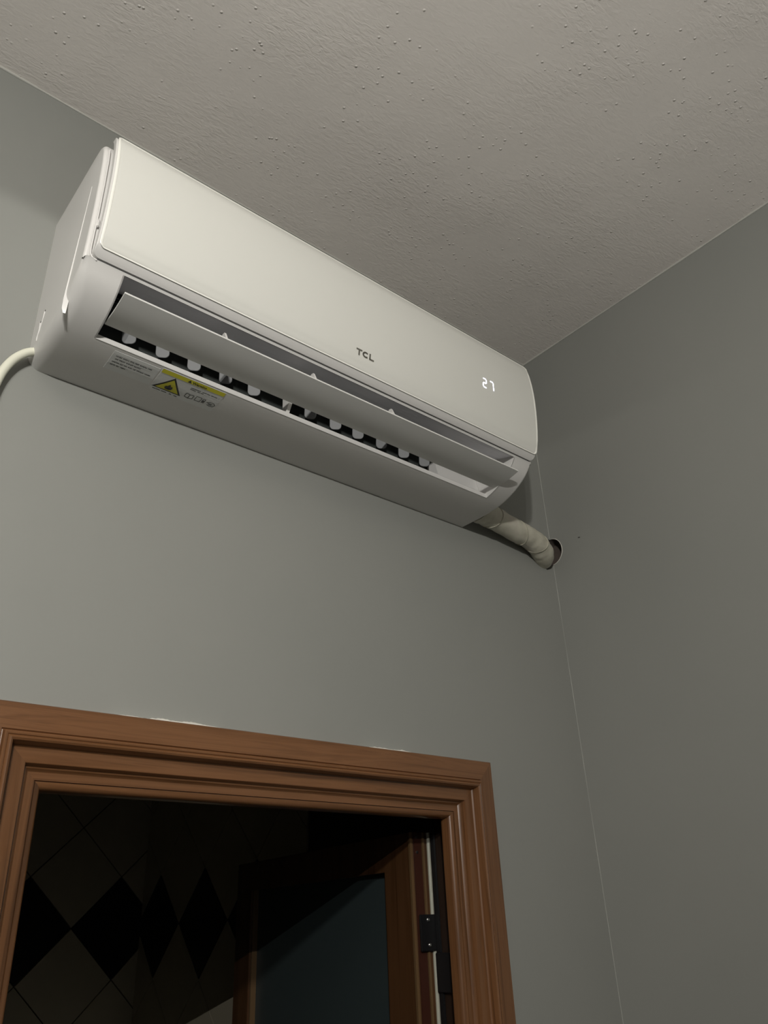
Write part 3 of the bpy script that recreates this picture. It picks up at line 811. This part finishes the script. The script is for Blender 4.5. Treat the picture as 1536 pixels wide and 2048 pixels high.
# overlapping edges of the wrapping tape
for k in (13, 27, 38):
    bm = bmesh.new(); p = path[k]; t = (path[k + 1] - path[k - 1]).normalized()
    up = Vector((0.13, 0.2, 1)).normalized(); a_ = t.cross(up).normalized(); b_ = a_.cross(t)
    r = prad(k / (len(path) - 1)) + 0.0003; prev = None; first = None
    for i in range(33):
        an = 2 * PI * i / 32; c = p + t * (0.013 * math.sin(an + 1.6 + k)) 
        q = [bm.verts.new(c + (a_ * math.cos(an) + b_ * math.sin(an)) * (r + dr) + t * dt) for dr, dt in ((-0.001, 0), (0.0009, 0), (0.0006, 0.0022), (-0.001, 0.0032))]
        if prev:
            for j in range(4): bm.faces.new((prev[j], prev[(j + 1) % 4], q[(j + 1) % 4], q[j]))
        prev = q
    obj('tape_edge', bm, M['tape'], pipe, 60)
bm = bmesh.new()
cp = catmull([(-1.1500, -0.0190, 2.6000), (-1.1665, -0.0190, 2.5935), (-1.1780, -0.0180, 2.5840), (-1.1900, -0.0170, 2.5660), (-1.1995, -0.0160, 2.5380), (-1.2050, -0.0150, 2.4950), (-1.2080, -0.0130, 2.42), (-1.2090, -0.0110, 2.25), (-1.2095, -0.0095, 1.90), (-1.2100, -0.0090, 1.30), (-1.2100, -0.0090, 0.50)], 8)
tube(bm, cp, 0.0062, 20)
tag(obj('power_cord', bm, M['cord'], None, 60), 'cream power cord curving down from the lower left end of the air conditioner', 'cord')

# ------------------------------------------------------------------ the room's lamp (behind the camera): ceiling plate, arm, added visor to cut the spot's upward light
lamp = tag(thing('ceiling_lamp', (-2.00, -2.38, H)), 'ceiling lamp behind the camera with visor added to cut the spot light', 'lamp')
bm = bmesh.new(); tube(bm, [(-2.00, -2.38, H - 0.001), (-2.00, -2.38, H - 0.03)], 0.06, 28); obj('ceiling_plate', bm, M['lamp_metal'], lamp, 40)
bm = bmesh.new(); tube(bm, [(-2.00, -2.38, H - 0.03), (-2.00, -2.38, 2.682)], 0.008, 12); obj('arm', bm, M['lamp_metal'], lamp, 40)
boxobj('visor', (-2.75, -2.40, 2.6800), (-1.75, -2.084, 2.6825), M['lamp_metal'], lamp)

# unseen uplighter floor lamp, added to house the ceiling fill light
ul = tag(thing('added_uplighter', (-0.80, -2.20, 0)), 'unseen uplighter behind the camera, added to brighten the ceiling', 'lamp')
bm = bmesh.new(); tube(bm, [(-0.80, -2.20, 0.0), (-0.80, -2.20, 0.02)], 0.13, 28); obj('base', bm, M['lamp_metal'], ul, 40)
bm = bmesh.new(); tube(bm, [(-0.80, -2.20, 0.02), (-0.80, -2.20, 0.93)], 0.011, 14); obj('pole', bm, M['lamp_metal'], ul, 40)
bm = bmesh.new(); rg = []
for r_, z_ in ((0.02, 0.92), (0.09, 0.93), (0.14, 0.96), (0.16, 0.995), (0.155, 0.995), (0.135, 0.965), (0.085, 0.94), (0.02, 0.935)):
    rg.append([bm.verts.new((-0.80 + r_ * math.cos(2 * PI * k / 28), -2.20 + r_ * math.sin(2 * PI * k / 28), z_)) for k in range(28)])
for a_, b_ in zip(rg, rg[1:]):
    for k in range(28): bm.faces.new((a_[k], a_[(k + 1) % 28], b_[(k + 1) % 28], b_[k]))
bm.faces.new(rg[0]); bm.faces.new(rg[-1][::-1]); obj('bowl_shade', bm, M['lamp_metal'], ul, 40)
